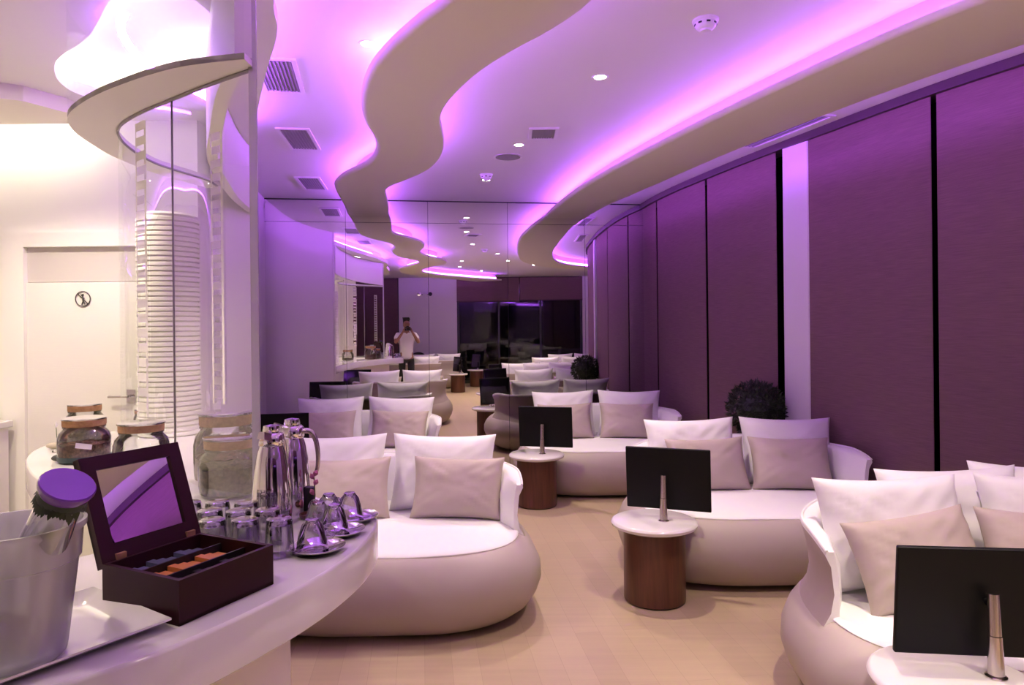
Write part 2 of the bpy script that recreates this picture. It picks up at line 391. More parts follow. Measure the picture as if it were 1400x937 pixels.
# ------------------------------------------------------------------ service-area ceiling with lit oval recess
def ip(p): return (p[0]*1.28/.85, p[1]*1.28/.85)
oval=[ip(p) for p in [(-.98,1.74),(-1.21,2.0),(-1.37,2.13),(-1.46,2.23),(-1.53,2.37),(-1.53,2.50),(-1.40,2.60),(-1.18,2.5),(-.98,2.28),(-.87,2.08),(-.80,1.86),(-.85,1.70)]]
ovalc=cat(oval,6,True)
edge=[(-.62,1.2),(-.66,1.8),(-.78,2.35),(-.93,2.75),(-1.0,3.0),(-1.22,3.48),(-1.62,4.4),(-1.87,5.04)]
outer=[(-.3,-.9)]+[(-.45,.3)]+cat(edge,5)+[(-1.95,4.9),(-1.95,4.22),(-4.28,4.22),(-4.28,-.9)]
me=bpy.data.meshes.new('soffit'); bm=bmesh.new()
def loop(bm,pts,z): 
    vs=[bm.verts.new((x,y,z)) for x,y in pts]; return vs,[bm.edges.new((vs[i],vs[(i+1)%len(vs)])) for i in range(len(vs))]
v1,e1_=loop(bm,outer,2.88); v2,e2_=loop(bm,ovalc,2.88)
bmesh.ops.triangle_fill(bm,edges=e1_+e2_,use_beauty=True)
r_=bmesh.ops.extrude_face_region(bm,geom=bm.faces[:])
bmesh.ops.translate(bm,verts=[g for g in r_['geom'] if isinstance(g,bmesh.types.BMVert)],vec=(0,0,.06))
bmesh.ops.recalc_face_normals(bm,faces=bm.faces[:]); bm.to_mesh(me); bm.free()
me.materials.append(M_ceil)
soff=empty('bar_ceiling'); tag(soff,'dropped white ceiling over the bar pierced by a bright kidney shaped recess','ceiling')
o=bpy.data.objects.new('soffit',me); C.objects.link(o); o.parent=soff
wl_=MB(); ring=[ (x,y) for x,y in ovalc]
cx=sum(p[0] for p in ring)/len(ring); cy=sum(p[1] for p in ring)/len(ring)
big=[(cx+(x-cx)*1.24,cy+(y-cy)*1.24) for x,y in ring]
rs=[[(p[0],p[1],2.955),(p[0],p[1],2.975),(q[0],q[1],2.975),(q[0],q[1],2.955)] for p,q in zip([(cx+(x-cx)*1.21,cy+(y-cy)*1.21) for x,y in ring],big)]
rs.append(rs[0]); MB().rings(rs,True,False,False,0,False).build('cove_lamp',M_ledo,soff)
# lower beige band before the service wall
bandp=[(-4.28,3.46),(-3.2,3.44),(-2.75,3.46),(-2.52,3.6),(-2.42,3.8),(-2.40,4.0),(-4.28,4.0)]
bd=MB().prism(bandp,2.80,2.88).build('lower_band',M_rib,soff)
lw_=MB().box(-4.2,-2.5,4.03,4.06,2.83,2.86).build('wall_washer',M_ledw,soff)

eg=cat(edge,6)
MB().wall(offset(eg,.13),2.94,CH-.001,.05,side=1).build('edge_fascia',M_ceil,soff)
qa=offset(eg,.126); qb=offset(eg,.116)
MB().rings([[(p[0],p[1],2.952),(p[0],p[1],2.992),(q[0],q[1],2.992),(q[0],q[1],2.952)] for p,q in zip(qa,qb)],True,True,True,0,False).build('led_strip',M_led,soff)
# header fascia over the bar opening (the opening runs from near end to the left wall)
ch0=Vector((-.80,2.16)); ch1=Vector((-1.86,5.04))
hd=MB().wall(cat([(-.80,2.16),(-1.0,2.5),(-1.22,2.95),(-1.45,3.45),(-1.62,4.0),(-1.75,4.5),(-1.84,5.02)],6),2.446,2.875,.05,side=1)
hdr=hd.build('bar_header',M_wall); tag(hdr,'white header board hanging above the bar opening, glowing violet','header')
# ------------------------------------------------------------------ curved glass screen
gi=cat([(-.80,2.17),(-.99,2.3),(-1.22,2.47),(-1.40,2.61),(-1.55,2.76),(-1.64,2.92),(-1.70,3.14),(-1.72,3.38),(-1.68,3.58),(-1.64,3.76),(-1.66,3.95)],8)
gi=resample(gi,97)
def sub(a,b_): return gi[a:b_+1]
scr=empty('curved_glass_screen'); tag(scr,'tall curved clear glass screen standing on the white bar counter','glass screen')
def pane(path,z0,z1,name='glass_pane',par=scr,m=M_pane):
    q=MB(); q.rings([[(p[0],p[1],z0),(p[0],p[1],z1)] for p in path],False,False,False,0,True); return q.build(name,m,par)
iA=min(range(len(gi)),key=lambda i:abs(gi[i][0]/gi[i][1]-(239-700)/950) if gi[i][1]<2.8 else 9)
pane(sub(0,iA),1.032,2.42); pane(sub(iA,64),1.032,2.42); pane(sub(64,96),1.032,2.42)
# upper fascia of glass on a wider loop
go=cat([(-.80,2.10),(-1.03,2.16),(-1.28,2.30),(-1.50,2.46),(-1.68,2.64),(-1.78,2.84),(-1.83,3.06),(-1.86,3.3),(-1.84,3.62),(-1.78,3.85),(-1.74,4.0)],8); go=resample(go,97)
pane(go,2.42,2.88,'upper_glass')
ringm=MB().rings([[(a[0],a[1],2.42),(a[0],a[1],2.44),(b_[0],b_[1],2.44),(b_[0],b_[1],2.42)] for a,b_ in zip(gi,go)],True,True,True,0,False)
ringm.build('soffit_ring',M_ceil,scr)
MB().tube([(p[0],p[1],2.415) for p in gi],.006,6).build('top_channel',M_grille,scr)
for i in (iA,): MB().tube([(gi[i][0],gi[i][1],1.035),(gi[i][0],gi[i][1],2.41)],.0035,6).build('joint',M_grille,scr)
MB().box(-.012,.012,-.004,.004,1.035,2.875).build('edge_post',M_strip,scr).location=(gi[0][0],gi[0][1]-.004,0)
def film(i0,i1,z0,z1,n):
    m=MB(); a=Vector(gi[i0]); b_=Vector(gi[i1]); u=(b_-a).normalized(); nrm=Vector((u.y,-u.x))*.004
    if nrm.y>0: nrm=-nrm
    W=(b_-a).length
    def P_(s,z): p=a+u*s+nrm; return (p.x,p.y,z)
    h=(z1-z0)/n
    e=W*.18
    for k in range(n):
        z=z0+k*h
        m.add([P_(0,z),P_(e,z),P_(e,z+h),P_(0,z+h)],[(0,1,2,3)],0,False)
        m.add([P_(W-e*.6,z),P_(W,z),P_(W,z+h),P_(W-e*.6,z+h)],[(0,1,2,3)],0,False)
        m.add([P_(e,z+h*.42),P_(W-e*.6,z+h*.42),P_(W-e*.6,z+h),P_(e,z+h)],[(0,1,2,3)],0,False)
    return m.build('frosted_strip',M_strip,scr)
def idx(px,ymax): return min(range(len(gi)),key=lambda i:abs(gi[i][0]/gi[i][1]-(px-700)/950) if gi[i][1]<ymax else 9)
film(idx(308,2.7),idx(290,2.7),1.36,2.25,20)
film(idx(203,2.9),idx(190,2.9),1.28,2.38,20)
vio=MB(); gs=offset(gi,-.03)
vio.rings([[(p[0],p[1],2.845),(p[0],p[1],2.86),(q[0],q[1],2.86),(q[0],q[1],2.845)] for p,q in zip(gi[40:],gs[40:])],True,True,True,0,False)
vio.build('led_strip',M_led,scr)  # added glow strip, tints the ceiling inside the glass loop violet

# ribbed white lantern column on the counter
rl=[]; z=0
rl.append((.0,0)); rl.append((.15,0))
for k in range(44):
    z0=k*.027
    rl += [(.150,z0+.002),(.160,z0+.006),(.160,z0+.021),(.150,z0+.026)]
rl += [(.15,1.19),(.156,1.20),(.13,1.215),(0,1.22)]
lan=MB().lathe(rl,48).build('ribbed_column_lantern',M_serv); lan.location=(-1.90,3.85,1.03)
for p in lan.data.polygons: p.use_smooth=True
tag(lan,'tall white horizontally ribbed cylinder standing behind the curved glass','lantern')

# ------------------------------------------------------------------ bar counter
co=cat([(-1.35,.72),(-.98,.93),(-.77,1.10),(-.66,1.2),(-.58,1.32),(-.52,1.44),(-.46,1.58),(-.42,1.72),(-.398,1.86),(-.398,2.0),(-.415,2.11),(-.46,2.19),(-.53,2.25),(-.66,2.36),(-.88,2.58),(-1.18,3.0),(-1.42,3.45),(-1.60,4.0),(-1.74,4.5),(-1.85,5.0)],6)
ci=cat([(-1.93,4.9),(-2.02,4.5),(-2.2,4.15),(-2.36,3.85),(-2.37,3.55),(-2.27,3.25),(-2.05,2.93),(-1.80,2.66),(-1.5,2.48),(-1.25,2.36),(-1.07,2.15),(-1.02,1.95),(-1.10,1.77),(-1.32,1.58),(-1.7,1.36),(-1.9,1.1),(-1.8,.8)],6)
cp=co+ci
bar=empty('bar_counter'); tag(bar,'sweeping white bar counter with thick rounded edge carrying jars and glasses','counter')
def inset(poly,d):
    out=[];n=len(poly)
    A_=sum(poly[i][0]*poly[(i+1)%n][1]-poly[(i+1)%n][0]*poly[i][1] for i in range(n)); sg=1 if A_>0 else -1
    for i in range(n):
        a=Vector(poly[i-1]); b_=Vector(poly[i]); c_=Vector(poly[(i+1)%n]); t=(c_-a); 
        if t.length<1e-6: out.append(tuple(b_)); continue
        t.normalize(); out.append((b_.x-t.y*d*sg,b_.y+t.x*d*sg))
    return out
def resamp_closed(poly,n): return resample(list(poly)+[poly[0]],n+1)[:-1]
cpr=resamp_closed(cp,260)
m=MB(); lv=[]
for z,d in [(.924,.004),(.928,0),(1.022,0),(1.0275,.0025),(1.03,.007)]: lv.append([(x,y,z) for x,y in inset(cpr,d)])
m.rings(lv,True,True,True)
m.build('worktop',M_counter,bar)
bo=cat([(-1.5,1.02),(-1.12,1.16),(-.95,1.27),(-.84,1.40),(-.76,1.55),(-.71,1.72),(-.685,1.9),(-.69,2.08),(-.74,2.25),(-.98,2.52),(-1.36,3.0),(-1.68,3.4),(-1.83,4.0),(-1.88,4.5),(-1.89,5.0)],6)
bi=[(-1.95,4.9),(-2.15,4.0),(-2.13,3.6),(-2.0,3.3),(-1.6,2.9),(-1.2,2.62),(-.98,2.3),(-.93,2.0),(-.97,1.8),(-1.2,1.55),(-1.6,1.3)]
MB().prism(bo+bi,.0,.924).build('base_panel',M_panel,bar)
kb=offset(bo,-.012)
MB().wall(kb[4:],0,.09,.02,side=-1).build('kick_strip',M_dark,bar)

# ------------------------------------------------------------------ door in the service wall
dr=empty('door_1',(0,4.22,0)); struct(dr)
MB().box(-3.06,-2.93,-.05,0,0,2.20).box(-2.23,-2.12,-.05,0,0,2.20).box(-2.93,-2.23,-.05,0,2.115,2.20).build('door_frame',M_serv,dr)
MB().box(-2.93,-2.23,-.012,0,1.905,2.115).build('transom_panel',M_transom,dr)
MB().box(-2.93,-2.23,-.026,0,0.0,1.90,bev=.003).build('door_leaf',M_door,dr)
hdl=MB().tube([(-2.30,-.03,1.21),(-2.30,-.065,1.21)],.009,10).tube([(-2.30,-.065,1.21),(-2.42,-.065,1.21)],.008,10).box(-2.325,-2.275,-.035,-.027,1.17,1.25)
hdl.build('door_handle',M_chrome,dr)
sg=empty('no_entry_sign',(-2.585,4.19,1.80)); tag(sg,'small round sign with struck out figure fixed on the pale door','sign')
ms=MB(); R0=.047
def annulus(mb,r0,r1,y=0,n=40):
    rs=[[(r*math.cos(2*PI*i/n),yy,r*math.sin(2*PI*i/n)) for r,yy in ((r0,y),(r1,y),(r1,y-.003),(r0,y-.003))] for i in range(n)]; rs.append(rs[0]); mb.rings(rs,True,False,False,0,False)
annulus(ms,R0-.005,R0); ms.build('ring',M_ink,sg)
Ms=Matrix.Rotation(PI/4,4,'Y')
MB().box(-R0+.002,R0-.002,-.003,0,-.0022,.0022,M=Ms).build('slash',M_ink,sg)
fg=MB(); fg.tube([(0,-.002,.006),(.003,-.002,-.012)],.0055,8); fg.lathe([(0,.006),(.005,.004),(.006,0),(.005,-.004),(0,-.006)],10,M=Matrix.Translation((0,-.002,.024)))
fg.tube([(0,-.002,.014),(-.012,-.002,.028)],.0028,6).tube([(0,-.002,.012),(.010,-.002,.002)],.0028,6).tube([(.003,-.002,-.010),(-.007,-.002,-.035)],.0032,6).tube([(.003,-.002,-.010),(.012,-.002,-.032)],.0032,6)
fg.build('figure_mark',M_ink,sg)
cab=empty('side_cabinet',(-3.36,3.68,0)); tag(cab,'pale cabinet with white top beside the door at picture edge','cabinet')
MB().box(-.7,.36,-.25,.45,0,1.04).build('body',M_panel,cab); MB().box(-.72,.385,-.27,.46,1.04,1.08,bev=.006).build('top',M_counter,cab)
# ------------------------------------------------------------------ ceiling fittings
def downlight(x,y,label,z=CH,power=74,vis=True,angle=88,col=(1,.83,.64)):
    r=empty('downlight',(x,y,z)); tag(r,label,'ceiling light','recessed ceiling downlights')
    MB().lathe([(.034,-.0005),(.036,-.004),(.046,-.005),(.050,-.001)],28).build('bezel',M_plastic,r)
    MB().lathe([(.0005,-.003),(.034,-.002)],24).build('lens',M_lamp,r)
    l=bpy.data.lights.new('spot','SPOT'); l.energy=power; l.spot_size=math.radians(angle); l.spot_blend=.6; l.shadow_soft_size=.035; l.color=col
    lo=bpy.data.objects.new('beam',l); C.objects.link(lo); lo.parent=r; lo.location=(0,0,-.02)
    return r
DL=[(.53,4.06,'round downlight nearest the big smoke detector'),(.07,5.55,'round downlight between the square vent and the round speaker'),(-.24,6.86,'round downlight beside the farther smoke detector, near the mirror'),
    (1.39,2.63,'first round downlight behind the violet band, seen in the mirror'),(2.0,1.3,'round downlight above the near right sofas, seen in the mirror'),
    (2.9,.4,'round downlight near the right corner, seen in the mirror'),(1.02,1.05,'round downlight above the near aisle, seen in the mirror'),(1.3,-.35,'round downlight above the rear aisle, seen in the mirror'),
    (2.1,-1.4,'round downlight before the rear window, seen in the mirror'),(-.55,1.0,'round downlight above the bar front'),(-1.35,3.45+2.6,'round downlight above the far left sofa'),(3.6,-1.2,'round downlight beside the rear corner')]
for x,y,lb in DL[:9]: downlight(x,y,lb)
downlight(-2.45,3.25,'added round downlight, unseen, warming the service room near the pale door',z=2.88,power=58,angle=130,col=(1,.86,.64))  # lamp added out of view to give the service room warm light
downlight(-2.9,2.0,'added round downlight, unseen, warming the service room from the left',z=2.88,power=58,angle=130,col=(1,.86,.64))  # second added lamp, unseen, more warm fill for the service area
downlight(-.72,3.55,'round downlight above the large left sofa, beyond the beige band',power=62)
downlight(-1.05,.85,'round downlight in the dropped bar ceiling above the ice bucket',z=2.88,power=15,angle=100)
# oval recess small lamp
# smoke detectors
def smoke(x,y,label):
    r=empty('smoke_detector',(x,y,CH)); tag(r,label,'smoke detector','ceiling smoke detectors')
    MB().lathe([(.062,0),(.062,-.008),(.052,-.014),(.050,-.03),(.040,-.042),(.028,-.046),(.026,-.056),(0.0005,-.058)],32).build('housing',M_plastic,r)
    s_=MB()
    for k in range(8):
        a=2*PI*k/8; s_.box(-.009,.009,-.002,.002,-.028,-.02,M=Matrix.Rotation(a,4,'Z')@Matrix.Translation((0,-.0505,0)))
    s_.build('vent_slots',M_black,r)
smoke(.94,3.32,'white smoke detector, larger one high above the right sofas')
smoke(-.23,6.62,'small white smoke detector next to a downlight near the mirror')
def rect_vent(x,y,w,l,rz,label,n=9,cross=True):
    r=empty('ceiling_vent',(x,y,CH),rz); tag(r,label,'vent','ceiling air vents')
    fw=.025
    MB().box(-w/2-fw,-w/2,-l/2-fw,l/2+fw,-.012,0).box(w/2,w/2+fw,-l/2-fw,l/2+fw,-.012,0).box(-w/2,w/2,-l/2-fw,-l/2,-.012,0).box(-w/2,w/2,l/2,l/2+fw,-.012,0).build('frame',M_plastic,r)
    s_=MB()
    for k in range(n): 
        yy=-w/2+w*(k+.5)/n; s_.box(yy-.004,yy+.004,-l/2,l/2,-.009,-.003)
    s_.build('slats',M_grille,r); MB().box(-w/2,w/2,-l/2,l/2,-.002,0).build('backing',M_grille,r)
rect_vent(-1.32,3.98,.19,.50,.2,'slatted ceiling vent partly hidden by the beige bar soffit')
rect_vent(-1.61,5.31,.19,.55,.13,'long slatted ceiling vent left of the winding band, fully visible')
rect_vent(-1.98,6.92,.19,.55,.13,'slatted ceiling vent left of the winding band, nearest the mirror')
rect_vent(.25,5.22,.17,.24,.0,'small square ceiling vent between the two beige bands')
rect_vent(2.07,5.25,.10,.85,.30,'narrow slot vent between right band and blinds, nearer',3)
rect_vent(1.44,6.9,.10,.7,.22,'narrow slot vent between right band and blinds, by the mirror',3)
sp=empty('ceiling_speaker',(-.02,5.95,CH)); tag(sp,'round flat ceiling speaker beyond the square vent','speaker')
MB().lathe([(.105,0),(.125,-.006),(.12,0)],36).build('rim',M_plastic,sp); MB().lathe([(0.0005,-.007),(.06,-.006),(.105,-.003)],36).build('grille',M_grille,sp)
# emergency light on the rear wall
ex=empty('emergency_light',(1.10,-4.00,2.55),.3); tag(ex,'twin head emergency light on the violet wall seen in the mirror','emergency light')
MB().box(-.09,.09,0,.05,-.03,.03,bev=.008).build('housing',M_plastic,ex)
for s_ in (-1,1):
    MB().lathe([(.0005,-.03),(.035,-.028),(.052,.0),(.056,.03),(.0005,.032)],20,M=Matrix.Translation((s_*.16,.10,.03))@Matrix.Rotation(-PI/2,4,'X')).build('lamp_head',M_chrome if s_<0 else M_black,ex)
MB().tube([(-.16,.06,.03),(0,.03,.01),(.16,.06,.03)],.01,8).build('bracket',M_black,ex)

# ------------------------------------------------------------------ cushions
def pillow_mesh(w,h,t,seed,name,m,ear=.055,nu=26,nv=22,cr=.012):
    mb=MB(0); vs=[]; 
    def pt(u,v,s):
        e=(1-abs(u)**3.2)*(1-abs(v)**3.2); th=t/2*max(e,0)**.52
        x=w/2*u*(1-ear*1.3*(1-v*v)); z=h/2*v*(1-ear*1.6*(1-u*u))
        nz=noise.noise(Vector((u*1.7+seed,v*1.7,s*.7)))*.16+noise.noise(Vector((u*5+seed*3,v*4,s)))*.07
        # folds running to the corners
        c_=abs(u)*abs(v); fold=math.sin((abs(u)-abs(v))*16+seed)*c_*(1-c_)*.22
        th*= (1+nz+fold)
        z-= (1-v)*.0
        return (x,s*(th+.003),z)
    G1=[[pt(-1+2*i/nu,-1+2*j/nv,-1) for i in range(nu+1)] for j in range(nv+1)]
    G2=[[pt(-1+2*i/nu,-1+2*j/nv,1) for i in range(nu+1)] for j in range(nv+1)]
    for g in (G1,G2):
        vs=[p for r_ in g for p in r_]; fs=[]
        for j in range(nv):
            for i in range(nu): a=j*(nu+1)+i; fs.append((a,a+1,a+nu+2,a+nu+1))
        mb.add(vs,fs)
    bd=[(0,i) for i in range(nu+1)]+[(j,nu) for j in range(1,nv+1)]+[(nv,i) for i in range(nu-1,-1,-1)]+[(j,0) for j in range(nv-1,0,-1)]
    mb.rings([[G1[j][i] for j,i in bd],[G2[j][i] for j,i in bd]],True,False,False)
    o=mb.build(name,m)
    bm=bmesh.new(); bm.from_mesh(o.data); bmesh.ops.remove_doubles(bm,verts=bm.verts[:],dist=.00002); bmesh.ops.recalc_face_normals(bm,faces=bm.faces[:]); bm.to_mesh(o.data); bm.free()
    return o
PW=[pillow_mesh(.66,.485,.20,s,'white_pillow',M_white) for s in (1.3,4.1)]
PB=[pillow_mesh(.56,.38,.17,s,'beige_cushion',M_beigeC) for s in (2.2,7.7)]
used=set()
def place_pillow(kind,k,x,y,z,lean,rz,roll,label,grp):
    src=(PW if kind=='w' else PB)[k]
    if id(src) in used: o=src.copy(); C.objects.link(o)
    else: o=src; used.add(id(src))
    o.location=(x,y,z); 
    o.rotation_euler=(Matrix.Rotation(rz,3,'Z')@Matrix.Rotation(-lean,3,'X')@Matrix.Rotation(roll,3,'Y')).to_euler()
    tag(o,label,'cushion',grp); return o
# ------------------------------------------------------------------ sofas
def sup(hw,hd,n,k=84,cy=0,ex=3.0,exb=2.25):
    out=[]; ef=ex
    for i in range(k):
        a=2*PI*i/k; c_,s_=math.cos(a),math.sin(a); ex=exb if s_>0 else ef
        out.append((hw*math.copysign(abs(c_)**(2/ex),c_), cy+hd*math.copysign(abs(s_)**(2/ex),s_)))
    return out
def wide(pts):
    out=[]
    for x,y in pts:
        t=min(max((y+.55)/1.1,0),1); t=t*t*(3-2*t); out.append((x*(1.065-.10*t),y))
    return out
def make_sofa():
    root=empty('lounge_sofa')
    HW,HD=.86,.69; rs=[]
    for z,s_ in [(.02,.80),(.035,.86),(.08,.925),(.15,.975),(.22,1.0),(.29,.995),(.35,.965),(.39,.93),(.415,.895),(.43,.86)]:
        ring=[]
        for x,y in wide(sup(HW*s_,HD*s_,1)):
            d=1+.012*noise.noise(Vector((x*3,y*3,z*4)))
            ring.append((x*d,y*d,z))
        rs.append(ring)
    MB().rings(rs,True,True,True).build('base',M_beige,root)
    # plinth shadow gap
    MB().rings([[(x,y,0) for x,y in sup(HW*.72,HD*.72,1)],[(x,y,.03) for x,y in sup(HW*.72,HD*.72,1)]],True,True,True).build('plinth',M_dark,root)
    rs=[]
    for z,s_ in [(.425,.862),(.434,.864),(.440,.858),(.448,.82),(.458,.6),(.464,.3),(.466,.05)]:
        rs.append([(x,y,z+.004*noise.noise(Vector((x*4,y*4,0)))) for x,y in wide(sup(HW*s_,HD*s_,1))])
    MB().rings(rs,True,False,True).build('seat_pad',M_white,root)
    # back shell
    n=64; path=[]
    k=400; full=wide(sup(HW*.868,HD*.90,1,k))
    # go from right wing front, round the back, to the left wing front
    pts=[full[i] for i in range(k)]
    pts=sorted([p for p in pts if p[1]>-.17],key=lambda p: math.atan2(p[1]+.5,p[0]))
    path=resample(pts,n)
    outer=[];inner=[]; mis=None
    prof=[]
    for i,(x,y) in enumerate(path):
        t=i/(n-1); e=min(t,1-t)*n      # cells from a wing end
        a=Vector(path[max(i-1,0)]); b_=Vector(path[min(i+1,n-1)]); tg=(b_-a).normalized(); nr=Vector((tg.y,-tg.x))
        if nr.dot(Vector((x,y)))<0: nr=-nr
        top=.75-.05*max(0,1-e/7)**2-.015*math.sin(PI*min(e/20,1))
        zb=.28
        sec=[]
        end=max(0,1-e/4.0)
        for z_,off in [(zb,.055),(.35,.050),(.40,.036),(.455,.004),(.53,-.010),(.64,.002),(top-.015,.024),(top,.018)]:
            z2=zb+(z_-zb)*(top-zb)/(top-zb) if z_<top else z_
            sec.append((x+nr.x*off,y+nr.y*off,z2))
        th=.055*(1-.7*end)
        for z_,off in [(top,-.035),(top-.02,-.055),(.60,-.095),(.47,-.10),(zb,-.09)]:
            sec.append((x+nr.x*off*(1-.7*end),y+nr.y*off*(1-.7*end),z_))
        prof.append(sec)
    m=MB(1.1); nsec=len(prof[0]); o0=len(m.v)
    for s_ in prof: m.v+= s_
    for i in range(n-1):
        for j in range(nsec):
            j2=(j+1)%nsec
            m.f.append((i*nsec+j,(i+1)*nsec+j,(i+1)*nsec+j2,i*nsec+j2)); m.sm.append(True)
            m.mi.append(1 if 7<=j<nsec-1 or j==6 else 0)
    for i in (0,n-1): m.f.append(tuple(i*nsec+j for j in range(nsec))); m.sm.append(False); m.mi.append(1)
    m.build('back_shell',[M_beige,M_white],root)
    # rear bulge seam under the shell and piping on the rim
    MB().tube([ (s_[7][0],s_[7][1],s_[7][2]+.002) for s_ in prof],.007,6).build('rim_piping',M_white,root)
    return root
S0=make_sofa()
SO=[('R1',1.58,4.76,'beige lounge sofa in the second right row, whose front corner the middle side table overlaps'),
    ('R0',2.02,2.91,'nearest beige lounge sofa at lower right, its curved wing facing the aisle'),
    ('R2',.88,7.05,'farthest right beige lounge sofa, backed against the mirror'),
    ('L1',-.74,4.13,'large beige lounge sofa beyond the bar tip on the left'),
    ('L2',-1.46,6.60,'far left beige lounge sofa between the violet wall and the mirror'),
    ('B1',3.35,.55,'lounge sofa seen only in the mirror, right row beyond the nearest'),
    ('B2',4.3,-1.0,'lounge sofa seen only in the mirror by the rear window, right row end'),
    ('B3',.25,-1.40,'lounge sofa seen only in the mirror behind the photographer'),
    ('B4',1.10,-2.82,'lounge sofa seen only in the mirror by the rear violet wall')]
pos={}
for i,(k,x,y,lb) in enumerate(SO):
    o=S0 if i==0 else copy_tree(S0)
    o.location=(x,y,0); tag(o,lb,'sofa','rounded beige lounge sofas'); pos[k]=(x,y)
def lp(k,kind,v,dx,dy,lean,rz,roll,label,z=None):
    x,y=pos[k]; h=.485 if kind=='w' else .38
    zz=.462+h/2*math.cos(lean)*.97 if z is None else z
    place_pillow(kind,v,x+dx,y+dy,zz,lean,rz,roll,label,'white back cushions' if kind=='w' else 'small beige cushions')
D=math.radians
def dress(k,bl,br_,place_,sh=0):
    x0_,y0_=pos[k]; pos[k]=(x0_+sh,y0_)
    lp(k,'w',0,-.345,.27,D(15),D(2),D(-1),'large white cushion, left one on the %s'%place_)
    lp(k,'w',1,.345,.27,D(15),D(-2),D(1),'large white cushion, right one on the %s'%place_)
    if bl is not None: lp(k,'b',0,bl,.09,D(24),D(3),D(-1),'small beige cushion, left one on the %s'%place_)
    if br_ is not None: lp(k,'b',1,br_,.09,D(24),D(-3),D(1),'small beige cushion, right one on the %s'%place_)
dress('L1',-.24,.45,'large left sofa beyond the bar',-.05)
dress('L2',-.34,.36,'far left sofa by the mirror')
dress('R1',-.28,.30,'second right sofa behind the middle table',.055)
dress('R2',-.34,.29,'farthest right sofa by the mirror')
dress('B1',None,None,'mirrored right sofa past the nearest')
dress('B2',None,None,'mirrored rear window sofa')
dress('B3',None,None,'mirrored sofa behind the photographer')
dress('B4',None,None,'mirrored sofa by the rear violet wall')
k='R0'
lp(k,'w',0,-.37,.12,D(15),D(4),D(0),'large white cushion, front left of the four on the nearest right sofa')
lp(k,'w',1,.36,.12,D(15),D(-4),D(1),'large white cushion, front right of the four on the nearest right sofa')
lp(k,'w',1,.0,.29,D(13),D(0),D(-1),'large white cushion, propped behind in the middle of the nearest right sofa')
lp(k,'w',0,.47,.33,D(13),D(-8),D(2),'large white cushion, rear corner of the nearest right sofa')
lp(k,'b',0,-.37,-.07,D(24),D(6),D(-6),'small beige cushion, left one on the nearest right sofa')
lp(k,'b',1,.20,-.05,D(24),D(-4),D(3),'small beige cushion on the nearest right sofa, behind the black screen')

# ------------------------------------------------------------------ tables and screens
def make_table():
    r=empty('side_table')
    MB().lathe([(.0005,.427),(.225,.427),(.245,.437),(.25,.452),(.244,.463),(.235,.467),(.0005,.467)],56).build('table_top',M_counter,r)
    MB().lathe([(.0005,.006),(.172,.006),(.178,.012),(.178,.426),(.0005,.426)],48).build('drum_base',M_wood,r)
    MB().lathe([(.165,0),(.165,.008)],40,cap0=True,cap1=True).build('plinth',M_black,r)
    return r
def make_screen():
    r=empty('tablet_screen')
    MB().lathe([(.0005,0),(.032,0),(.032,.004),(.020,.008),(.018,.03),(.0005,.03)],24).build('foot',M_steel,r)
    MB().tube([(0,-.0,.01),(0,.004,.13)],[.024,.021],20).build('lower_stem',M_steel,r)
    MB().tube([(0,.004,.132),(0,.012,.262)],[.0195,.0175],20).build('upper_stem',M_steel,r)
    MB().tube([(0,.012,.215),(0,.05,.225)],[.011,.011],12).build('pivot',M_black,r)
    Mx=Matrix.Translation((.018,.065,.232))@Matrix.Rotation(D(6),4,'X')
    MB().box(-.245,.245,-.010,.010,-.185,.185,bev=.006,M=Mx).build('display_case',M_screen,r)
    MB().box(-.232,.232,.0102,.012,-.165,.165,M=Mx).build('display_glass',M_glassblack,r)
    return r
T0=make_table(); S1=make_screen()
TB=[(.82,4.07,'side table with thick white round top and walnut drum, middle one beside the aisle',D(-20),'black screen on a steel stem, turned away, on the middle aisle table'),
    (1.40,2.22,'side table with white round top at the lower right corner',D(-7),'largest black screen on a steel stem, at the lower right corner'),
    (.21,6.25,'farthest side table with white top and walnut drum on the aisle',D(-14),'black screen on a steel stem on the farthest aisle table'),
    (-2.06,5.93,'side table beside the far left sofa, against the violet wall',D(12),'black screen beside the violet wall, above the steel flasks'),
    (-1.47,3.28,'side table beside the large left sofa, seen only in the mirror',D(0),'black screen beside the large left sofa, seen only in the mirror'),
    (1.40,-1.15,'side table seen only in the mirror, behind the photographer',D(80),'black screen seen edge on in the mirror behind the photographer'),
    (2.24,-2.6,'side table seen only in the mirror, nearest the rear window',D(80),'black screen by the rear window, seen only in the mirror')]
for i,(x,y,lb,rz,ls) in enumerate(TB):
    t=T0 if i==0 else copy_tree(T0); t.location=(x,y,0); tag(t,lb,'side table','round side tables')
    s_=S1 if i==0 else copy_tree(S1); s_.location=(x+.05,y-.03,.467); s_.rotation_euler=(0,0,rz); tag(s_,ls,'screen','black screens on the side tables')
    if i==1:
        s_.location=(x+.135,y+.0,.467)
        for ch_ in s_.children:
            if ch_.name.startswith('display'): ch_.location.x=-.05; ch_.location.z=-.018

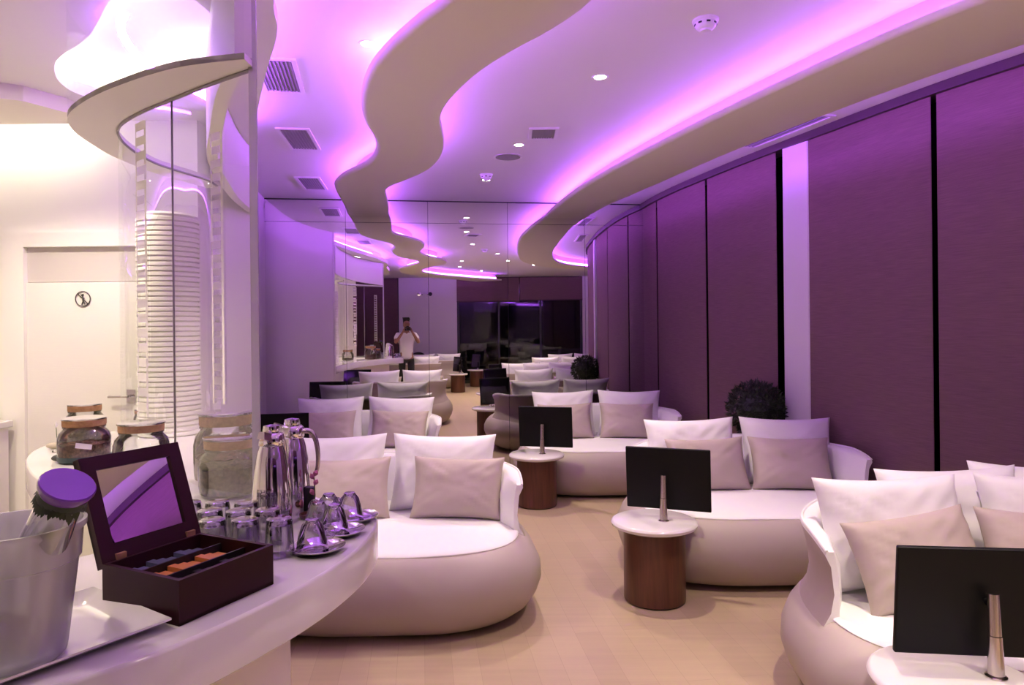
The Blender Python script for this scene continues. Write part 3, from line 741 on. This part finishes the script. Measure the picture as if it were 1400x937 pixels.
# ------------------------------------------------------------------ plants
def leafball(x,y,zc,r,label,seed=1,n=1500,phi_min=-1.2):
    rnd=random.Random(seed)
    root=empty('topiary_plant',(x,y,0)); tag(root,label,'potted plant')
    MB().lathe([(.0005,0),(.10,0),(.12,.02),(.14,.40),(.15,.42),(.135,.42),(.13,.38),(.0005,.38)],32).build('pot',M_pot,root)
    MB().tube([(0,0,.37),(.01,0,.6),(0,0,zc)],[.02,.016,.012],8).build('stem',M_wood,root)
    m=MB()
    for i in range(n):
        d=Vector((rnd.gauss(0,1),rnd.gauss(0,1),rnd.gauss(0,1))).normalized(); rr=r*(.72+.28*rnd.random()**.5)
        c_=Vector((0,0,zc))+d*rr; t=d.cross(Vector((rnd.gauss(0,1),rnd.gauss(0,1),rnd.gauss(0,1)))).normalized()
        dd=(d+.5*Vector((rnd.gauss(0,1),rnd.gauss(0,1),rnd.gauss(0,1)))).normalized(); s_=.022+.016*rnd.random()
        m.add([c_-t*s_*.5,c_+dd*s_*.5+t*0-d.cross(t)*s_*.1,c_+t*s_*.5,c_+dd*s_*1.5],[(0,1,3),(1,2,3)],0,False)
    m.lathe([(.0005,-r*.8),(r*.5,-r*.62),(r*.78,0),(r*.5,r*.62),(.0005,r*.8)],20,M=Matrix.Translation((0,0,zc)))
    m.build('foliage',M_leaf,root)
leafball(1.97,5.62,.92,.215,'dark leaf ball plant between the second right sofa and the blinds')
# black round chair against the rear wall
bc=empty('round_chair',(.82,-3.82,0),.3); tag(bc,'black round backed chair by the rear violet wall, seen in the mirror','chair')
rs=[]
for i in range(25):
    a=PI+PI*i/24; x_=.30*math.cos(a); y_=.28*math.sin(a); h_=.50+.42*math.sin(PI*i/24)**.6
    u=Vector((math.cos(a),math.sin(a)))*.03
    rs.append([(x_,y_,.40),(x_,y_,h_),(x_-u.x,y_-u.y,h_),(x_-u.x,y_-u.y,.40)])
MB().rings(rs,True,True,True).build('backrest',M_black,bc)
MB().lathe([(.0005,.36),(.27,.36),(.29,.40),(.28,.45),(.0005,.46)],32).build('seat',M_black,bc)
for a in (45,135,225,315): MB().tube([(.2*math.cos(D(a)),.2*math.sin(D(a)),.36),(.26*math.cos(D(a)),.26*math.sin(D(a)),0)],.014,8).build('leg',M_black,bc)

# ------------------------------------------------------------------ things on the counter
CT=1.031
def jar(name,x,y,r,h,label,fill,fillm,base=False,grp='glass jars with cork lids'):
    root=empty(name,(x,y,CT)); tag(root,label,'jar',grp)
    rn=r*.78
    prof=[(.0005,.002),(r*.85,.002),(r*.97,.012),(r,.04),(r,h*.55),(r*.93,h*.68),(rn,h*.77),(rn,h*.80),(rn*1.04,h*.81),(rn*1.04,h*.83),(rn,h*.835)]
    MB().lathe(prof,40).build('glass_body',M_glass,root)
    z0=h*.84
    MB().lathe([(.0005,z0),(rn*1.02,z0),(rn*1.05,z0+.003),(rn*1.05,z0+h*.145),(.0005,z0+h*.147)],40).build('cork_lid',M_cork,root)
    MB().lathe([(.0005,z0+h*.148),(rn*1.04,z0+h*.148),(rn*1.10,z0+h*.155),(rn*1.10,z0+h*.185),(rn*1.02,z0+h*.195),(.0005,z0+h*.19)],40).build('glass_rim',M_cup,root)
    rs=[]; rf=r*.95; n=36
    f=[[(rf*s_*math.cos(2*PI*i/n),rf*s_*math.sin(2*PI*i/n),fill+.012*noise.noise(Vector((s_*3*math.cos(2*PI*i/n)+x*9,s_*3*math.sin(2*PI*i/n),0)))) for i in range(n)] for s_ in (1,.75,.5,.25,.03)]
    rs=[[(rf*.88*math.cos(2*PI*i/n),rf*.88*math.sin(2*PI*i/n),.005) for i in range(n)],[(rf*math.cos(2*PI*i/n),rf*math.sin(2*PI*i/n),.02) for i in range(n)]]+f
    MB().rings(rs,True,True,True).build('contents',fillm,root)
    if base: MB().lathe([(.0005,0),(r*.9,0),(r*.99,.006),(r*1.005,.028),(r*.99,.028)],36).build('dark_band',M_teal,root)
    return root
jar('storage_jar',-2.23,3.62,.095,.19,'glass jar with cork lid, rearmost on the rounded counter end',.07,M_seed)
jar('storage_jar',-1.90,3.08,.105,.185,'glass jar of dried petals with dark teal foot and lilac tag',.075,M_seed2,True)
jar('storage_jar',-1.53,2.86,.105,.19,'glass jar holding a little green brown filling, at the glass screen edge',.045,M_seed)
jar('storage_jar',-.985,2.42,.105,.195,'glass jar of dark leaves behind the glass, nearest the tumblers',.10,M_seed)
jar('storage_jar',-1.10,2.66,.115,.25,'taller cork lidded glass jar hidden behind the nearest jar',.09,M_seed2)
jar('storage_jar',-2.13,3.97,.035,.12,'tiny corked glass jar in front of the white ribbed column',.03,M_seed)
tg=MB().box(-.032,.032,-.001,.001,0,.022,M=Matrix.Rotation(.15,4,'Y')).build('name_tag',M_tag); tg.location=(-1.835,2.965,CT+.07); tg.rotation_euler=(0,0,.2)
tag(tg,'lilac paper tag hanging on the petal jar','tag')
def pebble(x,y,a,b_,c_,m,label,rz=0):
    o=MB().lathe([(.0005,-1)]+[(math.cos(t),math.sin(t)) for t in [(-PI/2+PI*k/10) for k in range(1,10)]]+[(.0005,1)],20).build('pebble',m)
    for v in o.data.vertices:
        v.co=Vector((v.co.x*a,v.co.y*b_,(v.co.z+1)*c_))*(1+.08*noise.noise(v.co*1.3+Vector((x,y,0))))
    o.location=(x,y,CT); o.rotation_euler=(0,0,rz); tag(o,label,'pebble','pebbles on the counter end')
pebble(-2.23,3.40,.05,.035,.016,M_stone1,'pale beige pebble on the rounded counter end')
pebble(-1.985,3.06,.042,.032,.018,M_stone2,'dark grey pebble between purple cap and petal jar',.4)
fl=empty('flower_pick',(-2.17,3.30,CT)); tag(fl,'thin stem with pale bud standing behind the beige pebble','flower')
MB().lathe([(.0005,0),(.018,0),(.018,.01),(.004,.014),(.0005,.014)],16).build('base',M_glass,fl)
MB().tube([(0,0,.01),(.003,0,.07),(0,0,.12)],.0016,6).build('stem',M_leaf2,fl); MB().lathe([(.0005,.115),(.006,.122),(.007,.132),(.0005,.145)],10).build('bud',M_plate,fl)

# thermos jugs
def jug(x,y,rz,label):
    r=empty('thermos_jug',(x,y,CT),rz); tag(r,label,'jug','steel vacuum jugs')
    MB().lathe([(.0005,0),(.054,0),(.057,.005),(.057,.05),(.054,.11),(.048,.165),(.040,.21),(.035,.225),(.034,.232)],40).build('body',M_chrome,r)
    MB().lathe([(.034,.230),(.037,.234),(.036,.262),(.030,.268),(.0005,.27)],32).build('collar',M_chrome,r)
    MB().lathe([(.0005,.268),(.022,.268),(.025,.274),(.022,.288),(.0005,.292)],28).build('lid_knob',M_chrome,r)
    rs=[]
    for t in range(5):
        f=t/4; w=.022*(1-.5*f); rs.append([(-.028-.030*f,-w,.245+.012*f),(-.028-.030*f,w,.245+.012*f),(-.024-.03*f,w*.8,.266+.012*f),(-.024-.03*f,-w*.8,.266+.012*f)])
    MB().rings(rs,True,True,True).build('spout',M_chrome,r)
    MB().tube(cat([(.030,0,.250),(.056,0,.248),(.072,0,.222),(.079,0,.18),(.078,0,.14),(.072,0,.115)],6),[.009-.0001*k for k in range(31)],10).build('handle',M_steel,r)
    return r
jug(-.71,2.04,D(80),'polished steel vacuum jug, nearer and left of the pair')
jug(-.695,2.185,D(5),'polished steel vacuum jug with curved handle towards the sofas')
# tumblers upside down
T=empty('tumbler'); 
MB().lathe([(.036,0.0),(.0375,.002),(.0365,.006),(.033,.085),(.031,.092),(.024,.094)],28).build('glass_wall',M_cup,T)
MB().lathe([(.0005,.078),(.031,.080),(.0325,.085),(.031,.093),(.026,.0955),(.0005,.094)],28).build('thick_base',M_cup,T)
rows=[(1.75,[-.835,-.755,-.675,-.595]),(1.84,[-.89,-.81,-.73,-.65]),(1.93,[-.90,-.82,-.74])]
first=True; rn_=['front','middle','rear']; cn=['first','second','third','fourth']
for ri,(y,xs) in enumerate(rows):
    for ci_,x in enumerate(xs):
        t=T if first else copy_tree(T); first=False
        t.location=(x+.004*math.sin(ri*3+ci_*5),y+.004*math.cos(ci_*4+ri),CT); tag(t,'upturned glass tumbler, %s from the tea box lid in the %s row'%(cn[ci_],rn_[ri]),'tumbler','upturned tumblers behind the tea box')
# cups on saucers
K=empty('glass_cup')
MB().lathe([(.040,0.0),(.0415,.002),(.040,.01),(.035,.035),(.026,.062),(.018,.071),(.016,.074)],32).build('bowl',M_cup,K)
MB().lathe([(.0005,.066),(.016,.068),(.018,.073),(.016,.076),(.0005,.075)],24).build('foot',M_cup,K)
MB().tube(cat([(.036,0,.02),(.056,0,.022),(.062,0,.038),(.050,0,.054),(.032,0,.052)],6),.0035,8).build('handle',M_cup,K)
Q=empty('saucer')
MB().lathe([(.0005,.003),(.03,.003),(.045,.006),(.068,.014),(.070,.016),(.068,.012),(.045,.002),(.03,0),(.0005,0)],44).build('dish',M_chrome,Q)
cups=[(-.505,1.785,.2,'nearest the counter rim'),(-.485,1.93,.5,'in the middle of the three stacks'),(-.475,2.07,.9,'at the counter tip')]
for i,(x,y,rz,w) in enumerate(cups):
    q=Q if i==0 else copy_tree(Q); q.location=(x,y,CT); tag(q,'steel saucer carrying an upturned glass cup, %s'%w,'saucer','steel saucers'); q.rotation_euler=(0,0,rz)
    c_=K if i==0 else copy_tree(K); c_.location=(x-.014,y,CT+.0065); c_.rotation_euler=(0,0,rz*3); tag(c_,'upturned glass cup on a steel saucer, %s'%w,'cup','upturned glass cups')
for i,(x,y,z,w) in enumerate([(-.560,1.99,.0,'standing behind the middle cup stack'),(-.555,2.085,.0,'standing beside the flower stem')]):
    c_=copy_tree(K); c_.location=(x,y,CT+z); c_.rotation_euler=(0,0,2+i); tag(c_,'upturned glass cup without saucer, %s'%w,'cup','upturned glass cups')
# rack of teaspoons? small items by the jugs
dsh=MB().lathe([(.0005,0),(.026,0),(.032,.006),(.033,.014),(.029,.014),(.026,.006),(.0005,.004)],28).build('wooden_dish',M_wood); dsh.location=(-.615,2.10,CT); tag(dsh,'small dark wooden dish beside the steel jugs','dish')
bt=MB().lathe([(.0005,0),(.015,0),(.016,.003),(.016,.075),(.012,.08),(.0005,.08)],20).build('black_canister',M_black); bt.location=(-.635,2.165,CT); tag(bt,'slim black canister just beyond the steel jugs','canister')
orx=empty('orchid_stem',(-.612,2.13,CT)); tag(orx,'single pink orchid bud on a thin stem by the jugs','flower')
MB().lathe([(.0005,0),(.017,0),(.019,.01),(.012,.028),(.006,.034)],18).build('vase',M_pink,orx)
MB().tube([(0,0,.02),(.003,0,.06),(0,0,.125)],.0018,6).build('stem',M_leaf2,orx)
for s_,z_ in ((1,.10),(-1,.118),(1,.128),(-1,.07)): MB().lathe([(.0005,-.010),(.007,-.003),(.008,.004),(.0005,.012)],10,M=Matrix.Translation((s_*.005,0,z_))@Matrix.Rotation(s_*.5,4,'Y')).build('petal',M_pink,orx)

# tea box ------------------------------------------------------------
fc=Vector((-.646,1.337)); ur=Vector((.437,.90)).normalized(); ul=Vector((-ur.y,ur.x))
tb=empty('tea_box',(fc.x,fc.y,CT),math.atan2(ur.y,ur.x)); tag(tb,'dark mahogany tea box with open mirrored lid','box')
W,Dp,H=.243,.23,.088     # x along ur, y along ul
b_=MB().box(0,W,0,.010,0,H).box(0,W,Dp-.010,Dp,0,H).box(0,.010,.010,Dp-.01,0,H).box(W-.010,W,.010,Dp-.01,0,H).box(0,W,0,Dp,0,.008)
b_.build('case',M_box,tb)
MB().box(.011,W-.011,.075,.079,.008,H-.012).box(.011,W-.011,.150,.154,.008,H-.012).build('divider',M_lining,tb)
for (x0,x1,y0,y1,mm,nm) in [(.02,.225,.082,.147,M_orange,'tea_sachet'),(.02,.225,.157,.215,M_blue,'tea_sachet'),(.02,.225,.014,.072,M_lining,'tea_sachet')]:
    q=MB()
    for k in range(9): 
        xx=x0+(x1-x0)*k/9; q.box(xx,xx+.018,y0,y1,.01,H-.020-.004*(k%3),M=None)
    tag(q.build(nm,mm,tb),kind='stuff')
lid=MB(); tilt=D(20)
ML=Matrix.Translation((0,Dp,H-.004))@Matrix.Rotation(-tilt,4,'X')   # lid plane stands up, leaning back
ML=Matrix.Translation((0,Dp,H+.002))@Matrix.Rotation(-tilt,4,'X')@Matrix.Translation((0,0,-.012))
lid.box(0,.032,0,.020,0,.235).box(W-.032,W,0,.020,0,.235).box(.032,W-.032,0,.020,0,.045).box(.032,W-.032,0,.020,.205,.235).box(0,W,.012,.020,0,.235)
ld=lid.build('lid',M_box,tb); ld.matrix_local=ML
mr=MB().box(.031,W-.031,.006,.010,.044,.206).build('lid_mirror',M_mirror,ld)
for xx in (.03,W-.04): MB().box(xx,xx+.022,Dp-.004,Dp+.004,H-.012,H+.012).build('hinge',M_cork,tb)

# serving plate, ice bucket and bottle --------------------------------
pa=Vector((-.655,1.325)); pu=Vector((-.555,-.83)); pv=Vector((-.83,.555))
pl=empty('serving_plate',(pa.x,pa.y,CT),math.atan2(pu.y,pu.x)); tag(pl,'rectangular white porcelain plate under the frosted bucket','plate')
m=MB(); n=18; g=[];
PLx,PLy=.36,.30
for j in range(n+1):
    for i in range(n+1):
        u=i/n; v=j/n; e=max(abs(2*u-1),abs(2*v-1)); zz=.004+.018*max(0,(e-.72)/.28)**1.6
        g.append((u*PLx,-v*PLy,zz))
fs=[(j*(n+1)+i,j*(n+1)+i+1,(j+1)*(n+1)+i+1,(j+1)*(n+1)+i) for j in range(n) for i in range(n)]
m.add(g,fs); g2=[(x,y,z-.004) for x,y,z in g]; m.add(g2,fs)
bd_=[(i) for i in range(n+1)]+[(j*(n+1)+n) for j in range(1,n+1)]+[(n*(n+1)+i) for i in range(n-1,-1,-1)]+[(j*(n+1)) for j in range(n-1,0,-1)]
rs=[[g[i] for i in bd_],[g2[i] for i in bd_]]; m.rings(rs,True,False,False)
m.build('dish',M_plate,pl)
bx,by=-.865,1.20
bk=empty('ice_bucket',(bx,by,CT+.006)); tag(bk,'frosted translucent ice bucket at the lower left','bucket')
MB().lathe([(.0005,0),(.072,0),(.078,.006),(.080,.02),(.092,.12),(.097,.165),(.101,.168),(.104,.215),(.110,.222),(.110,.232),(.104,.232),(.100,.222),(.097,.17),(.088,.12),(.075,.02),(.0005,.006)],56).build('bucket_wall',M_frost,bk)
bot=empty('bottle'); tag(bot,'clear bottle with wide purple cap leaning in the bucket','bottle')
a0=Vector((-.895,1.225,CT+.05)); a1=Vector((-.737,1.15,CT+.318)); ax=(a1-a0).normalized()
bot.location=a0; bot.rotation_euler=ax.to_track_quat('Z','Y').to_euler()
Lb=(a1-a0).length
MB().lathe([(.0005,0),(.034,0),(.038,.006),(.038,Lb*.62),(.034,Lb*.80),(.031,Lb*.88),(.031,Lb*.93)],36).build('glass_body',M_cup,bot)
MB().lathe([(.0005,Lb*.93),(.034,Lb*.92),(.040,Lb*.95),(.043,Lb*.975),(.043,Lb-.002),(.041,Lb),(.022,Lb-.001),(.0005,Lb-.002)],40).build('cap',M_purple,bot)
m=MB(); rnd=random.Random(3)
for k in range(46):
    a=2*PI*k/46; r_=.037; z_=Lb*.90+rnd.uniform(-.006,.008); ln=.008+.014*rnd.random()
    p=Vector((r_*math.cos(a),r_*math.sin(a),z_)); t=Vector((-math.sin(a),math.cos(a),0))*.006; dn=Vector((math.cos(a)*.004,math.sin(a)*.004,-ln))
    m.add([p-t,p+t,p+t*.5+dn*.7,p+dn,p-t*.5+dn*.7],[(0,1,2,3,4)],0,False)
m.lathe([(.036,Lb*.89),(.038,Lb*.90),(.038,Lb*.96)],30)
m.build('leaf_collar',M_leaf,bot)
cl=MB().tube(cat([(-.96,1.50,CT+.002),(-.91,1.47,CT+.004),(-.86,1.44,CT+.002)],5),.003,6).build('cable',M_black); tag(cl,'short black cable end beside the tea box','cable')

# ------------------------------------------------------------------ the photographer (seen in the mirror)
per=empty('person',(0,-.30,0)); tag(per,'person in white shirt and black trousers photographing, seen in the mirror','person')
def skin_obj(name, nodes_, edges_, m, parent, sub=2, root=0):
    me=bpy.data.meshes.new(name); me.from_pydata([n_[0] for n_ in nodes_],edges_,[]); me.materials.append(m)
    o=bpy.data.objects.new(name,me); C.objects.link(o); o.parent=parent
    md=o.modifiers.new('skin','SKIN'); sv=me.skin_vertices[0].data
    for i,n_ in enumerate(nodes_):
        r_=n_[1]; sv[i].radius=r_ if isinstance(r_,tuple) else (r_,r_)
    sv[root].use_root=True; md.use_smooth_shade=True
    s_=o.modifiers.new('sub','SUBSURF'); s_.levels=sub; s_.render_levels=sub
    return o
V=[];E=[]
def nd(p,r,link=None):
    V.append((p,r)); i=len(V)-1
    if link is not None: E.append((link,i))
    return i
pel_=nd((0,0,.98),(.15,.10)); sp_=nd((0,.0,1.18),(.13,.09),pel_); chs=nd((0,0,1.40),(.15,.10),sp_); nk=nd((0,.02,1.53),.055,chs); nk2=nd((0,.035,1.60),.05,nk)
hd1=nd((0,.045,1.66),(.068,.085),nk2); hd2=nd((0,.045,1.74),(.072,.088),hd1); hd3=nd((0,.035,1.79),(.05,.06),hd2)
nose=nd((0,.135,1.68),.012,hd1)
for s_ in (-1,1):
    ear=nd((s_*.075,.03,1.68),.014,hd1)
    sh=nd((s_*.19,0,1.45),.06,chs); el=nd((s_*.27,.13,1.27),.042,sh); wr=nd((s_*.12,.20,1.50),.028,el); pm=nd((s_*.085,.205,1.56),(.030,.018),wr)
    for f in range(4):
        a=nd((s_*(.085-.006*f),.225-.018*f,1.60+.004*f),.009,pm); b3_=nd((s_*(.060-.006*f),.245-.018*f,1.615+.004*f),.008,a); nd((s_*(.040-.004*f),.24-.018*f,1.61),.007,b3_)
    th=nd((s_*.06,.18,1.565),.010,pm); nd((s_*.035,.175,1.575),.008,th)
    hp=nd((s_*.10,0,.90),.085,pel_); kn=nd((s_*.11,.02,.50),.055,hp); an=nd((s_*.12,-.01,.09),.036,kn); nd((s_*.13,.13,.04),.034,an)
skin_obj('body',V,E,M_skin,per)
V=[];E=[]
a=nd((0,0,.86),(.17,.12)); a=nd((0,0,.98),(.165,.118),a); b4=nd((0,0,1.15),(.158,.115),a); c4=nd((0,0,1.40),(.175,.12),b4); nd((0,.01,1.50),.075,c4)
for s_ in (-1,1):
    sh=nd((s_*.20,0,1.45),.075,c4); nd((s_*.25,.085,1.34),.062,sh)
skin_obj('shirt',V,E,M_shirt,per)
V=[];E=[]
a=nd((0,0,.97),(.155,.108))
for s_ in (-1,1):
    hp=nd((s_*.10,0,.86),.098,a); kn=nd((s_*.11,.02,.50),.07,hp); nd((s_*.12,-.01,.10),.058,kn)
skin_obj('trousers',V,E,M_trouser,per)
V=[];E=[]
a=nd((0,.0,1.76),(.080,.085)); b4=nd((0,.015,1.81),(.065,.07),a); nd((0,-.03,1.68),(.065,.05),a)
skin_obj('hair',V,E,M_hair,per)
for s_ in (-1,1): 
    q=MB().lathe([(.0005,0),(.045,0),(.05,.02),(.042,.06),(.03,.085),(.0005,.09)],20).build('shoe',M_black,per)
    for v in q.data.vertices: v.co.y*=2.4; v.co.x*=.95
    q.location=(s_*.125,.05,0)
cm=empty('photo_camera',(0,-.10,1.6)); tag(cm,'black camera held up to the face, seen in the mirror','camera')
MB().box(-.068,.068,-.032,.030,-.048,.042,bev=.008).box(-.028,.028,-.03,.02,.040,.062,bev=.006).build('camera_body',M_black,cm)
MB().lathe([(.0005,.0),(.034,.0),(.036,.01),(.036,.05),(.034,.060),(.030,.060),(.028,.05),(.0005,.048)],32,M=Matrix.Translation((0,.028,-.004))@Matrix.Rotation(-PI/2,4,'X')).build('lens',M_black,cm)

# ------------------------------------------------------------------ soft practical lighting of the service room
def area(name,loc,rot,size,power,col):
    l=bpy.data.lights.new(name,'AREA'); l.energy=power; l.size=size; l.color=col
    o=bpy.data.objects.new(name,l); C.objects.link(o); o.location=loc; o.rotation_euler=rot; return o
# ------------------------------------------------------------------ world and camera
w=bpy.data.worlds.new('night'); w.use_nodes=True; w.node_tree.nodes['Background'].inputs[0].default_value=(.01,.012,.02,1); w.node_tree.nodes['Background'].inputs[1].default_value=.3; sc.world=w
cd=bpy.data.cameras.new('cam'); cd.sensor_width=36; cd.lens=950*36/1400; cd.shift_y=-20.5/1400; cd.clip_start=.02
cam=bpy.data.objects.new('cam',cd); C.objects.link(cam); cam.location=(0,0,1.6); cam.rotation_euler=(Matrix.Rotation(PI/2,3,'X')@Matrix.Rotation(D(-.6),3,'Z')).to_euler()
sc.camera=cam
vs_=sc.view_settings; vs_.view_transform='Standard'; vs_.look='None'; vs_.exposure=1.0; vs_.gamma=1; vs_.use_curve_mapping=False
cy_=sc.cycles; cy_.use_denoising=True; cy_.max_bounces=10; cy_.diffuse_bounces=4; cy_.glossy_bounces=6; cy_.transparent_max_bounces=24; cy_.transmission_bounces=6
cy_.caustics_reflective=False; cy_.caustics_refractive=False; cy_.sample_clamp_indirect=4; cy_.use_adaptive_sampling=True
